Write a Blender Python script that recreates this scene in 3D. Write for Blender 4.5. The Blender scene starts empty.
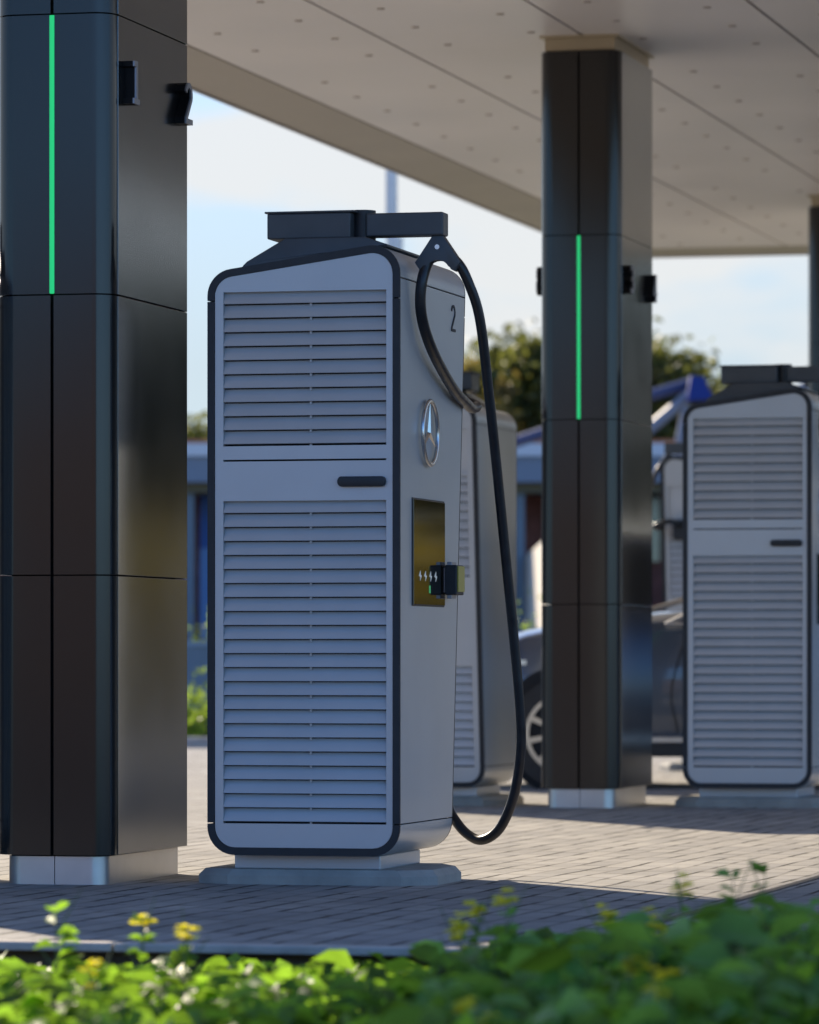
import bpy, bmesh, math, random
from mathutils import Vector, Matrix, Quaternion
random.seed(11)
R = math.radians
scene = bpy.context.scene
C = scene.collection

# ------------------------------------------------------------------ camera
EYE = 0.80
FPX = 4800.0                       # focal length in pixels of the 819x1024 picture
CX, HY = 409.5, 660.0              # principal column, horizon row
cd = bpy.data.cameras.new('camera')
cam = bpy.data.objects.new('camera', cd); C.objects.link(cam)
cam.location = (0, 0, EYE); cam.rotation_euler = (R(90), 0, 0)
cd.sensor_fit = 'VERTICAL'; cd.sensor_height = 36.0; cd.sensor_width = 28.8
cd.lens = FPX / 1024 * 36.0
cd.shift_y = (HY - 512) / 1024
cd.clip_start = 0.5; cd.clip_end = 3000
cd.dof.use_dof = True; cd.dof.focus_distance = 17.7; cd.dof.aperture_fstop = 3.9
scene.camera = cam
scene.render.resolution_x = 819; scene.render.resolution_y = 1024

# ------------------------------------------------------------------ light
SUN_EL, SUN_AZ = R(26.8), R(-25.5)           # azimuth clockwise from +Y
w = bpy.data.worlds.new('World'); scene.world = w; w.use_nodes = True
nt = w.node_tree; nt.nodes.clear()
N = nt.nodes.new; L = nt.links.new
out = N('ShaderNodeOutputWorld'); bg = N('ShaderNodeBackground'); bg.inputs[1].default_value = 0.085
sky = N('ShaderNodeTexSky'); sky.sky_type = 'NISHITA'; sky.sun_disc = False
sky.sun_elevation = SUN_EL; sky.sun_rotation = SUN_AZ
sky.air_density = 1.0; sky.dust_density = 0.4; sky.ozone_density = 2.5
tc = N('ShaderNodeTexCoord'); mp = N('ShaderNodeMapping'); mp.inputs['Scale'].default_value = (9, 9, 26)
mp.inputs['Location'].default_value = (3.1, 0.4, 1.55)
cl = N('ShaderNodeTexNoise'); cl.inputs['Scale'].default_value = 1.1; cl.inputs['Detail'].default_value = 5
cl.inputs['Roughness'].default_value = 0.5
ramp = N('ShaderNodeValToRGB'); ramp.color_ramp.elements[0].position = 0.47; ramp.color_ramp.elements[1].position = 0.57
ramp.color_ramp.elements[0].color = (0.0, 0.0, 0.0, 1); ramp.color_ramp.elements[1].color = (0.8, 0.8, 0.8, 1)
veil = N('ShaderNodeMix'); veil.data_type = 'RGBA'; veil.blend_type = 'MIX'
veil.inputs[7].default_value = (3.6, 4.15, 4.5, 1)
sx = N('ShaderNodeSeparateXYZ'); L(tc.outputs['Generated'], sx.inputs[0])
vr = N('ShaderNodeMapRange'); vr.inputs[1].default_value = 0.06; vr.inputs[2].default_value = 0.42; vr.inputs[3].default_value = 0.93; vr.inputs[4].default_value = 0.0
L(sx.outputs[2], vr.inputs[0])
fr = N('ShaderNodeMapRange'); fr.inputs[1].default_value = -0.35; fr.inputs[2].default_value = 0.45   # haze lies on the sun's side
L(sx.outputs[1], fr.inputs[0]); hz_ = N('ShaderNodeMath'); hz_.operation = 'MULTIPLY'
L(vr.outputs[0], hz_.inputs[0]); L(fr.outputs[0], hz_.inputs[1]); L(hz_.outputs[0], veil.inputs[0])
tint = N('ShaderNodeVectorMath'); tint.operation = 'MULTIPLY'; tint.inputs[1].default_value = (0.72, 1.02, 1.48)
L(sky.outputs[0], tint.inputs[0])
cm = N('ShaderNodeMath'); cm.operation = 'MULTIPLY'; L(ramp.outputs[0], cm.inputs[0]); L(fr.outputs[0], cm.inputs[1])
mx = N('ShaderNodeMix'); mx.data_type = 'RGBA'; mx.inputs[7].default_value = (5.2, 5.15, 5.05, 1)
L(tc.outputs['Generated'], mp.inputs[0]); L(mp.outputs[0], cl.inputs['Vector']); L(cl.outputs[0], ramp.inputs[0])
L(tint.outputs[0], veil.inputs[6]); L(veil.outputs[2], mx.inputs[6]); L(cm.outputs[0], mx.inputs[0])
L(mx.outputs[2], bg.inputs[0]); L(bg.outputs[0], out.inputs[0])

sd = bpy.data.lights.new('sun', 'SUN'); sd.energy = 4.2; sd.angle = R(0.5); sd.color = (1.0, 0.86, 0.66)
sun = bpy.data.objects.new('sun', sd); C.objects.link(sun); sun.location = (-20, 40, 30)
ldir = Vector((-math.sin(SUN_AZ) * math.cos(SUN_EL), -math.cos(SUN_AZ) * math.cos(SUN_EL), -math.sin(SUN_EL)))
sun.rotation_euler = ldir.to_track_quat('-Z', 'Y').to_euler()

vs = scene.view_settings
vs.view_transform = 'Standard'; vs.look = 'None'; vs.gamma = 1; vs.exposure = 0.98
vs.use_curve_mapping = False

# ------------------------------------------------------------------ frame of the site
TH = math.atan((1593 - CX) / FPX)            # the rows of columns run away at this angle
c_, s_ = math.cos(TH), math.sin(TH)

def gp(px, Y, z=0.0):                        # point seen in a column of the photo at depth Y
    return Vector(((px - CX) * Y / FPX, Y, z))
def rowuv(X, Y): return (X * c_ - Y * s_, X * s_ + Y * c_)
class Frame:
    """site-aligned frame at O: local x across the rows, local y along them."""
    def __init__(s, O): s.O = O
    def x_at(s, px, y):
        p = px - CX
        return (p * (s.O.y + y * c_) - FPX * (s.O.x + y * s_)) / (FPX * c_ + p * s_)
    def y_at(s, px, x):
        p = px - CX
        return (p * (s.O.y - x * s_) - FPX * (s.O.x + x * c_)) / (FPX * s_ - p * c_)
    def z_at(s, py, x, y):
        Z = s.O.y - x * s_ + y * c_
        return EYE + (HY - py) * Z / FPX

# ------------------------------------------------------------------ materials
def mat(name, col, rough=0.5, metal=0.0, spec=0.5, noise=0.0, nscale=8.0, bump=0.0, bscale=60.0,
        emit=None, estr=0.0, coat=0.0, stretch=None, rvar=0.0, trans=0.0, aniso=0.0):
    m = bpy.data.materials.new(name); m.use_nodes = True
    t = m.node_tree; b = t.nodes['Principled BSDF']
    b.inputs['Base Color'].default_value = (*col, 1); b.inputs['Roughness'].default_value = rough
    b.inputs['Metallic'].default_value = metal; b.inputs['Specular IOR Level'].default_value = spec
    b.inputs['Coat Weight'].default_value = coat; b.inputs['Coat Roughness'].default_value = 0.06
    b.inputs['Anisotropic'].default_value = aniso
    if emit: b.inputs['Emission Color'].default_value = (*emit, 1); b.inputs['Emission Strength'].default_value = estr
    g = t.nodes.new('ShaderNodeTexCoord')
    src = g.outputs['Object']
    if stretch:
        mpn = t.nodes.new('ShaderNodeMapping'); mpn.inputs['Scale'].default_value = stretch
        t.links.new(src, mpn.inputs[0]); src = mpn.outputs[0]
    if noise or rvar:
        n = t.nodes.new('ShaderNodeTexNoise'); n.inputs['Scale'].default_value = nscale; n.inputs['Detail'].default_value = 6
        t.links.new(src, n.inputs['Vector'])
        if noise:
            rp = t.nodes.new('ShaderNodeMapRange'); rp.inputs[1].default_value = .3; rp.inputs[2].default_value = .7
            rp.inputs[3].default_value = 1 - noise; rp.inputs[4].default_value = 1 + noise
            mul = t.nodes.new('ShaderNodeVectorMath'); mul.operation = 'SCALE'; mul.inputs[0].default_value = col
            t.links.new(n.outputs[0], rp.inputs[0]); t.links.new(rp.outputs[0], mul.inputs['Scale'])
            t.links.new(mul.outputs[0], b.inputs['Base Color'])
        if rvar:
            r2 = t.nodes.new('ShaderNodeMapRange'); r2.inputs[1].default_value = .3; r2.inputs[2].default_value = .7
            r2.inputs[3].default_value = max(0.02, rough - rvar); r2.inputs[4].default_value = rough + rvar
            t.links.new(n.outputs[0], r2.inputs[0]); t.links.new(r2.outputs[0], b.inputs['Roughness'])
    if bump:
        n2 = t.nodes.new('ShaderNodeTexNoise'); n2.inputs['Scale'].default_value = bscale; n2.inputs['Detail'].default_value = 4
        t.links.new(src, n2.inputs['Vector'])
        bn = t.nodes.new('ShaderNodeBump'); bn.inputs['Strength'].default_value = bump; bn.inputs['Distance'].default_value = 0.01
        t.links.new(n2.outputs[0], bn.inputs['Height']); t.links.new(bn.outputs[0], b.inputs['Normal'])
    return m

def leafmat(name, col, tcol, rough=0.45, var=0.35, scale=6.0, tw=0.45):
    m = bpy.data.materials.new(name); m.use_nodes = True
    t = m.node_tree; b = t.nodes['Principled BSDF']; o = t.nodes['Material Output']
    b.inputs['Roughness'].default_value = rough; b.inputs['Specular IOR Level'].default_value = 0.3
    g = t.nodes.new('ShaderNodeTexCoord'); n = t.nodes.new('ShaderNodeTexNoise'); n.inputs['Scale'].default_value = scale
    n.inputs['Detail'].default_value = 3; t.links.new(g.outputs['Object'], n.inputs['Vector'])
    gi = t.nodes.new('ShaderNodeNewGeometry')
    add = t.nodes.new('ShaderNodeMath'); add.operation = 'ADD'; t.links.new(n.outputs[0], add.inputs[0])
    mlt = t.nodes.new('ShaderNodeMath'); mlt.operation = 'MULTIPLY'; mlt.inputs[1].default_value = 0.5
    t.links.new(gi.outputs['Random Per Island'], mlt.inputs[0]); t.links.new(mlt.outputs[0], add.inputs[1])
    rp = t.nodes.new('ShaderNodeMapRange'); rp.inputs[1].default_value = .45; rp.inputs[2].default_value = 1.05
    rp.inputs[3].default_value = 1 - var; rp.inputs[4].default_value = 1 + var; t.links.new(add.outputs[0], rp.inputs[0])
    def sc(c):
        v = t.nodes.new('ShaderNodeVectorMath'); v.operation = 'SCALE'; v.inputs[0].default_value = c
        t.links.new(rp.outputs[0], v.inputs['Scale']); return v.outputs[0]
    t.links.new(sc(col), b.inputs['Base Color'])
    tr = t.nodes.new('ShaderNodeBsdfTranslucent'); t.links.new(sc(tcol), tr.inputs[0])
    ms = t.nodes.new('ShaderNodeMixShader'); ms.inputs[0].default_value = tw
    t.links.new(b.outputs[0], ms.inputs[1]); t.links.new(tr.outputs[0], ms.inputs[2]); t.links.new(ms.outputs[0], o.inputs[0])
    return m

M = {}
M['silver'] = mat('silver paint', (0.50, 0.52, 0.535), 0.34, 0.35, 0.5, noise=0.03, nscale=3, bump=0.03, bscale=400)
M['silver_dark'] = mat('silver slat paint', (0.53, 0.54, 0.55), 0.36, 0.3, 0.5, noise=0.04, nscale=4)
M['trim'] = mat('black rubber trim', (0.014, 0.016, 0.02), 0.5, noise=0.2, nscale=20)
M['cavity'] = mat('dark cavity', (0.01, 0.011, 0.013), 0.8)
M['anthracite'] = mat('anthracite powder coat', (0.060, 0.066, 0.072), 0.42, 0.0, 0.5, noise=0.1, nscale=9, bump=0.06, bscale=500)
M['cable'] = mat('black cable rubber', (0.012, 0.012, 0.014), 0.36, noise=0.25, nscale=25, rvar=0.08)
M['glass_screen'] = mat('dark screen glass', (0.01, 0.009, 0.006), 0.06, 0.0, 0.9, coat=0.5)
M['chrome'] = mat('polished chrome', (0.62, 0.61, 0.60), 0.24, 1.0)
M['col_front'] = mat('dark anodised cladding', (0.016, 0.0155, 0.015), 0.16, 0.0, 0.5, noise=0.06, nscale=1, rvar=0.02)
M['col_side'] = mat('brushed dark aluminium', (0.145, 0.155, 0.17), 0.16, 0.95, 0.5, noise=0.03, nscale=1.2, rvar=0.03)
M['plinth'] = mat('brushed plinth aluminium', (0.62, 0.60, 0.58), 0.34, 0.8, noise=0.05, nscale=8)
M['beige_metal'] = mat('beige capital metal', (0.50, 0.43, 0.30), 0.4, 0.5)
M['led'] = mat('green led', (0.02, 0.3, 0.12), 0.4, emit=(0.012, 0.50, 0.15), estr=0.52)
M['digit'] = mat('black digit side', (0.008, 0.008, 0.009), 0.5, spec=.2)
M['digit_face'] = mat('grey digit face', (0.30, 0.31, 0.35), 0.35, 0.5)
M['print'] = mat('dark print', (0.02, 0.022, 0.03), 0.6)
M['concrete'] = mat('concrete pad', (0.33, 0.31, 0.275), 0.85, noise=0.18, nscale=7, bump=0.25, bscale=90)
M['icon'] = mat('lit icon', (0.6, 0.6, 0.6), 0.5, emit=(0.75, 0.85, 0.8), estr=0.08)
M['icon_green'] = mat('lit green icon', (0.1, 0.6, 0.2), 0.5, emit=(0.1, 0.7, 0.2), estr=0.10)
M['yellow_face'] = mat('olive terminal glass', (0.34, 0.31, 0.05), 0.3)
M['soffit'] = mat('beige soffit panel', (0.93, 0.86, 0.79), 0.36, 0.0, 0.5, noise=0.035, nscale=0.8, rvar=0.04)
M['soffit_edge'] = mat('brown border panel', (0.45, 0.39, 0.31), 0.45, 0.1, noise=0.05, nscale=1.5)
M['seam'] = mat('soffit seam', (0.05, 0.04, 0.035), 0.8)
M['dimple'] = mat('soffit fitting', (0.52, 0.46, 0.40), 0.6)
M['roofm'] = mat('canopy fascia white', (0.7, 0.7, 0.7), 0.5, noise=0.03)
M['kerb'] = mat('pale kerb stone', (0.46, 0.41, 0.36), 0.85, noise=0.15, nscale=12, bump=0.3, bscale=80)

def paving():
    m = bpy.data.materials.new('clay paving'); m.use_nodes = True
    t = m.node_tree; b = t.nodes['Principled BSDF']; g = t.nodes.new('ShaderNodeTexCoord')
    mp = t.nodes.new('ShaderNodeMapping'); mp.inputs['Rotation'].default_value = (0, 0, R(90))
    t.links.new(g.outputs['Object'], mp.inputs[0])
    ds = t.nodes.new('ShaderNodeTexNoise'); ds.inputs['Scale'].default_value = 0.9; t.links.new(g.outputs['Object'], ds.inputs[0])
    dv = t.nodes.new('ShaderNodeVectorMath'); dv.operation = 'MULTIPLY_ADD'
    dv.inputs[1].default_value = (0.05, 0.05, 0); t.links.new(ds.outputs['Color'], dv.inputs[0]); t.links.new(mp.outputs[0], dv.inputs[2])
    br = t.nodes.new('ShaderNodeTexBrick'); t.links.new(dv.outputs[0], br.inputs['Vector'])
    br.inputs['Scale'].default_value = 1.0; br.inputs['Brick Width'].default_value = 0.33; br.inputs['Row Height'].default_value = 0.112
    br.inputs['Mortar Size'].default_value = 0.0115; br.inputs['Mortar Smooth'].default_value = 0.35; br.inputs['Bias'].default_value = 0.1
    br.offset = 0.43
    br.inputs['Color1'].default_value = (0.36, 0.335, 0.30, 1); br.inputs['Color2'].default_value = (0.275, 0.26, 0.242, 1)
    br.inputs['Mortar'].default_value = (0.295, 0.275, 0.25, 1)
    jm = t.nodes.new('ShaderNodeMapping'); jm.inputs['Scale'].default_value = (5.5, 1.5, 1); t.links.new(g.outputs['Object'], jm.inputs[0])
    jn = t.nodes.new('ShaderNodeTexNoise'); jn.inputs['Scale'].default_value = 1.6; jn.inputs['Detail'].default_value = 2; t.links.new(jm.outputs[0], jn.inputs[0])
    jr = t.nodes.new('ShaderNodeMapRange'); jr.inputs[1].default_value = .46; jr.inputs[2].default_value = .58; jr.inputs[3].default_value = .25; t.links.new(jn.outputs[0], jr.inputs[0])
    jf = t.nodes.new('ShaderNodeMath'); jf.operation = 'MULTIPLY'; t.links.new(jr.outputs[0], jf.inputs[0]); t.links.new(br.outputs['Fac'], jf.inputs[1])
    jx = t.nodes.new('ShaderNodeMix'); jx.data_type = 'RGBA'; jx.inputs[7].default_value = (0.05, 0.043, 0.037, 1)
    t.links.new(jf.outputs[0], jx.inputs[0]); t.links.new(br.outputs[0], jx.inputs[6])
    n = t.nodes.new('ShaderNodeTexNoise'); n.inputs['Scale'].default_value = 1.3; n.inputs['Detail'].default_value = 8; n.inputs['Roughness'].default_value = 0.7
    t.links.new(g.outputs['Object'], n.inputs[0])
    rp = t.nodes.new('ShaderNodeMapRange'); rp.inputs[1].default_value = .3; rp.inputs[2].default_value = .7; rp.inputs[3].default_value = .70; rp.inputs[4].default_value = 1.22
    t.links.new(n.outputs[0], rp.inputs[0])
    v = t.nodes.new('ShaderNodeVectorMath'); v.operation = 'SCALE'; t.links.new(jx.outputs[2], v.inputs[0]); t.links.new(rp.outputs[0], v.inputs['Scale'])
    t.links.new(v.outputs[0], b.inputs['Base Color'])
    b.inputs['Roughness'].default_value = 0.85; b.inputs['Specular IOR Level'].default_value = 0.25
    n3 = t.nodes.new('ShaderNodeTexNoise'); n3.inputs['Scale'].default_value = 120; n3.inputs['Detail'].default_value = 3
    t.links.new(g.outputs['Object'], n3.inputs[0])
    n4 = t.nodes.new('ShaderNodeTexNoise'); n4.inputs['Scale'].default_value = 5; t.links.new(g.outputs['Object'], n4.inputs[0])
    h = t.nodes.new('ShaderNodeMath'); h.operation = 'MULTIPLY_ADD'; h.inputs[1].default_value = -1.0
    t.links.new(jf.outputs[0], h.inputs[0])
    h2 = t.nodes.new('ShaderNodeMath'); h2.operation = 'MULTIPLY_ADD'; h2.inputs[1].default_value = 0.12
    t.links.new(n3.outputs[0], h2.inputs[0]); t.links.new(n4.outputs[0], h2.inputs[2]); t.links.new(h2.outputs[0], h.inputs[2])
    bn = t.nodes.new('ShaderNodeBump'); bn.inputs['Strength'].default_value = 0.7; bn.inputs['Distance'].default_value = 0.006
    t.links.new(h.outputs[0], bn.inputs['Height']); t.links.new(bn.outputs[0], b.inputs['Normal'])
    return m
M['paving'] = paving()

# ------------------------------------------------------------------ mesh helpers
def tag(o, label=None, cat=None, group=None, kind=None):
    if label: o['label'] = label
    if cat: o['category'] = cat
    if group: o['group'] = group
    if kind: o['kind'] = kind
    return o
def empty(name, loc=(0, 0, 0), rz=0.0):
    o = bpy.data.objects.new(name, None); C.objects.link(o); o.location = loc; o.rotation_euler = (0, 0, rz)
    o.empty_display_size = 0.1
    return o
def copy_tree(o, parent=None):
    c = o.copy(); C.objects.link(c); c.parent = parent
    for ch in list(o.children): copy_tree(ch, c)
    return c

class MB:
    def __init__(s): s.bm = bmesh.new(); s.mi = 0
    def face(s, pts):
        vs_ = [s.bm.verts.new(p) for p in pts]
        f = s.bm.faces.new(vs_); f.material_index = s.mi; return f
    def box(s, x0, x1, y0, y1, z0, z1, bev=0.0):
        r = bmesh.ops.create_cube(s.bm, size=1.0); v = r['verts']
        for p in v:
            p.co = Vector(((x0 + x1) / 2 + p.co.x * (x1 - x0), (y0 + y1) / 2 + p.co.y * (y1 - y0), (z0 + z1) / 2 + p.co.z * (z1 - z0)))
        fs = set(f for p in v for f in p.link_faces)
        for f in fs: f.material_index = s.mi
        if bev:
            es = set(e for f in fs for e in f.edges)
            g = bmesh.ops.bevel(s.bm, geom=list(es), offset=bev, segments=2, affect='EDGES', profile=0.5)
            for f in g['faces']: f.material_index = s.mi
        return s
    def prism(s, poly, axis, a0, a1, bev=0.0):
        """poly: 2D points; axis 'x','y','z' is the extrusion axis"""
        def P(p, a): return {'x': (a, p[0], p[1]), 'y': (p[0], a, p[1]), 'z': (p[0], p[1], a)}[axis]
        A = [s.bm.verts.new(P(p, a0)) for p in poly]; B = [s.bm.verts.new(P(p, a1)) for p in poly]
        fs = [s.bm.faces.new(A), s.bm.faces.new(B[::-1])]
        n = len(poly)
        for i in range(n): fs.append(s.bm.faces.new((A[i], B[i], B[(i + 1) % n], A[(i + 1) % n])))
        for f in fs: f.material_index = s.mi
        if bev:
            es = set(e for f in fs[:2] for e in f.edges)
            g = bmesh.ops.bevel(s.bm, geom=list(es), offset=bev, segments=2, affect='EDGES', profile=0.5)
            for f in g['faces']: f.material_index = s.mi
        return s
    def loft(s, rings, closed=True, cap=True):
        V = [[s.bm.verts.new(p) for p in r] for r in rings]
        n = len(V[0]); rng = n if closed else n - 1
        for a, b in zip(V, V[1:]):
            for i in range(rng):
                f = s.bm.faces.new((a[i], a[(i + 1) % n], b[(i + 1) % n], b[i])); f.material_index = s.mi
        if cap and closed:
            s.bm.faces.new(V[0][::-1]).material_index = s.mi; s.bm.faces.new(V[-1]).material_index = s.mi
        return s
    def tube(s, pts, rad, n=12, cap=True):
        pts = [Vector(p) for p in pts]; rings = []
        rads = rad if isinstance(rad, (list, tuple)) else [rad] * len(pts)
        t0 = (pts[1] - pts[0]).normalized()
        up = Vector((0, 0, 1)) if abs(t0.z) < .9 else Vector((1, 0, 0))
        nrm = t0.cross(up).normalized()
        for i, p in enumerate(pts):
            t = (pts[min(i + 1, len(pts) - 1)] - pts[max(i - 1, 0)]).normalized()
            nrm = (nrm - t * nrm.dot(t)).normalized(); bi = t.cross(nrm)
            rings.append([p + (nrm * math.cos(2 * math.pi * k / n) + bi * math.sin(2 * math.pi * k / n)) * rads[i] for k in range(n)])
        return s.loft(rings, True, cap)
    def disc_tube(s, ctr, axis, r0, r1, h0, h1, n=32):
        """annular ring / cylinder about an axis; r0=0 gives a solid"""
        axis = Vector(axis).normalized(); u = axis.orthogonal().normalized(); v = axis.cross(u); ctr = Vector(ctr)
        def ring(r, h): return [ctr + axis * h + (u * math.cos(2 * math.pi * k / n) + v * math.sin(2 * math.pi * k / n)) * r for k in range(n)]
        if r0 <= 0: return s.loft([ring(r1, h0), ring(r1, h1)])
        rr = [ring(r0, h0), ring(r1, h0), ring(r1, h1), ring(r0, h1), ring(r0, h0)]
        return s.loft(rr, True, False)
    def build(s, name, m, parent=None, smooth=False, angle=35):
        bmesh.ops.remove_doubles(s.bm, verts=s.bm.verts, dist=1e-5)
        bmesh.ops.recalc_face_normals(s.bm, faces=s.bm.faces)
        me = bpy.data.meshes.new(name); s.bm.to_mesh(me); s.bm.free()
        for mm in (m if isinstance(m, (list, tuple)) else [m]): me.materials.append(mm)
        if smooth:
            me.polygons.foreach_set('use_smooth', [True] * len(me.polygons)); me.set_sharp_from_angle(angle=R(angle))
        o = bpy.data.objects.new(name, me); C.objects.link(o)
        if parent: o.parent = parent
        return o

def bez(pts, n=14):
    """Catmull-Rom through pts"""
    P = [Vector(p) for p in pts]; P = [2 * P[0] - P[1]] + P + [2 * P[-1] - P[-2]]; o = []
    for i in range(1, len(P) - 2):
        a, b, c, d = P[i - 1:i + 3]
        for k in range(n):
            t = k / n
            o.append(0.5 * ((2 * b) + (c - a) * t + (2 * a - 5 * b + 4 * c - d) * t * t + (3 * b - a - 3 * c + d) * t ** 3))
    o.append(P[-2]); return o

def text_mesh(txt, size, extrude=0.0):
    cu = bpy.data.curves.new('print', 'FONT'); cu.body = txt; cu.size = size; cu.extrude = extrude
    cu.align_x = 'CENTER'; cu.align_y = 'CENTER'
    to = bpy.data.objects.new('print', cu); C.objects.link(to)
    dg = bpy.context.evaluated_depsgraph_get(); me = bpy.data.meshes.new_from_object(to.evaluated_get(dg))
    bpy.data.objects.remove(to); bpy.data.curves.remove(cu)
    return me

# ------------------------------------------------------------------ ground
O_SITE = Vector((0, 0, 0))
def sheet(name, m, x0, x1, y0, y1, z, rot=True, div=0):
    b = MB(); b.face([(x0, y0, z), (x1, y0, z), (x1, y1, z), (x0, y1, z)])
    o = b.build(name, m); tag(o, kind='structure')
    if rot: o.rotation_euler = (0, 0, -TH)
    return o
def vline(px, Y): return rowuv(gp(px, Y).x, Y)
V_FRONT = vline(300, 13.33)[1]               # near edge of the paving, along the rows
V_BACK = vline(198, 43.6)[1]
M['soil'] = mat('dry earth', (0.10, 0.075, 0.05), 0.95, noise=0.4, nscale=3, bump=0.5, bscale=20)
M['asphalt'] = mat('far asphalt', (0.09, 0.09, 0.095), 0.9, noise=0.2, nscale=0.8, bump=0.2, bscale=60)
sheet('ground', M['soil'], -900, 900, -900, 900, -0.13)
sheet('pavement', M['paving'], -70, 4.0, V_FRONT, V_BACK, 0.0)
sheet('road', M['asphalt'], -300, 300, V_BACK + 7.0, V_BACK + 60, 0.004)
# vertical edge below the paving along the planting bed
b = MB(); b.box(-70, 60, V_FRONT - 0.001, V_FRONT + 0.3, -0.2, -0.003)
o = b.build('pavement_base', M['soil']); o.rotation_euler = (0, 0, -TH); tag(o, kind='structure')
b = MB()
x = -60.0
while x < 40:
    b.box(x, x + 0.992, V_FRONT - 0.09, V_FRONT - 0.003, -0.014, 0.012 + random.uniform(-.001, .002), 0.006); x += 1.0
o = b.build('kerb', M['kerb']); o.rotation_euler = (0, 0, -TH); tag(o, kind='structure')
b = MB(); x = -60.0
while x < 60:
    b.box(x, x + 0.992, V_BACK, V_BACK + 0.12, -0.1, 0.10, 0.01); x += 1.0
o = b.build('kerb', M['kerb']); o.rotation_euler = (0, 0, -TH); tag(o, kind='structure')
# flush drainage strip running along the forecourt
ud = vline(765, 16.6)[0]
b = MB(); b.box(ud, ud + 0.035, V_FRONT + .02, V_BACK, -0.01, 0.004)
o = b.build('drain_strip', mat('drain steel', (0.10, 0.09, 0.08), 0.6, 0.4)); o.rotation_euler = (0, 0, -TH); tag(o, kind='structure')

# ------------------------------------------------------------------ canopy
CEIL = 4.18
U_EDGE, U_IN, U_RIGHT = -7.97, -7.50, -0.15
V_NEAR = 13.0 / c_; V_FAR = rowuv(gp(730, 39.75).x, 39.75)[1]
can = empty('canopy', (0, 0, 0), -TH)
tag(can, 'large flat canopy with beige panelled underside carried by the dark columns', 'canopy')
b = MB()
seams = [-7.50, -6.40, -5.31, -4.21, -3.12, -2.03, U_RIGHT - .47]
vs_list = []
v = V_NEAR + .45
while v < V_FAR - .45: vs_list.append(v); v += 2.28
vs_list.append(V_FAR - .45)
g = 0.010
for i in range(len(seams) - 1):
    for j in range(len(vs_list) - 1):
        b.mi = 0
        b.box(seams[i] + g, seams[i + 1] - g, vs_list[j] + .0015, vs_list[j + 1] - .0015, CEIL, CEIL + 0.03)
b.mi = 1
b.box(seams[0] - .02, seams[-1] + .02, V_NEAR + .4, V_FAR - .4, CEIL + .012, CEIL + .10)
b.mi = 2
for i in range(5):
    for q in (0.27, 0.78):
        u = seams[i] + q * (seams[i + 1] - seams[i]) / 1.0
        v = V_NEAR + 1.0 + (0.35 if q > .5 else 0)
        while v < V_FAR - .8:
            if (int((v - V_NEAR) / .75) % 9) not in (8,):
                b.disc_tube((u, v, CEIL), (0, 0, 1), 0, 0.021, -0.006, 0.001, 10)
            v += 0.75
b.build('soffit', [M['soffit'], M['seam'], M['dimple']], can)
b = MB()   # sloping border all round
zi, zo = CEIL - .002, CEIL - 0.025
def ringrect(u0, u1, v0, v1, z): return [(u0, v0, z), (u1, v0, z), (u1, v1, z), (u0, v1, z)]
r1 = ringrect(U_IN - .004, U_RIGHT - .4704, V_NEAR + .446, V_FAR - .446, CEIL + .02)
r2 = ringrect(U_IN - .004, U_RIGHT - .4704, V_NEAR + .446, V_FAR - .446, zi)
r3 = ringrect(U_EDGE, U_RIGHT, V_NEAR, V_FAR, zo)
r4 = ringrect(U_EDGE, U_RIGHT, V_NEAR, V_FAR, zo + .05)
b.loft([r1, r2, r3, r4], True, False); b.build('border', M['soffit_edge'], can)
b = MB(); b.loft([ringrect(U_EDGE - d, U_RIGHT + d, V_NEAR - d, V_FAR + d, CEIL + z) for z, d in ((-0.03, .001), (-0.04, .001), (-.04, .012), (.62, .012), (.62, -.1), (.55, -.1))], True, False); b.build('fascia', M['roofm'], can)
b = MB(); b.box(U_EDGE + .01, U_RIGHT - .01, V_NEAR + .01, V_FAR - .01, CEIL + .3, CEIL + .56); b.build('roof', M['roofm'], can)

# ------------------------------------------------------------------ digits of the columns (slab numerals from strokes)
def stroke_poly(paths, wd):
    """ribbons (list of quads) around polylines in (a, z)"""
    quads = []
    for p in paths:
        p = [Vector((q[0], q[1])) for q in p]; Lf, Rt = [], []
        for i in range(len(p)):
            t = (p[min(i + 1, len(p) - 1)] - p[max(i - 1, 0)]).normalized(); n = Vector((-t.y, t.x))
            Lf.append(p[i] + n * wd / 2); Rt.append(p[i] - n * wd / 2)
        for i in range(len(p) - 1): quads.append([Lf[i], Lf[i + 1], Rt[i + 1], Rt[i]])
    return quads
def arc(cx, cy, rx, ry, a0, a1, n=10):
    return [(cx + rx * math.cos(R(a0 + (a1 - a0) * k / n)), cy + ry * math.sin(R(a0 + (a1 - a0) * k / n))) for k in range(n + 1)]
DIG = {  # unit height 1, width ~.6, centred on x
    '1': [[(0, .0), (0, 1.0)], [(-.22, .07), (.22, .07)], [(-.2, .93), (0, .93)]],
    '2': [arc(0, .72, .22, .22, 170, -30) + [(-.22, .12), (-.22, .07)], [(-.27, .07), (.28, .07)]],
    '3': [arc(-.02, .73, .22, .21, 150, -90), arc(-.02, .28, .25, .23, 90, -150)],
    '4': [[(.1, 0), (.1, 1.0)], [(.1, .95), (-.25, .33)], [(-.28, .30), (.28, .30)]],
    '5': [[(.22, .93), (-.18, .93)], [(-.18, .98), (-.2, .55)], arc(-.02, .32, .24, .26, 130, -150)],
    '6': [arc(0, .30, .22, .24, 0, 360, 16), arc(.2, .35, .42, .6, 100, 185)],
}
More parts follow.
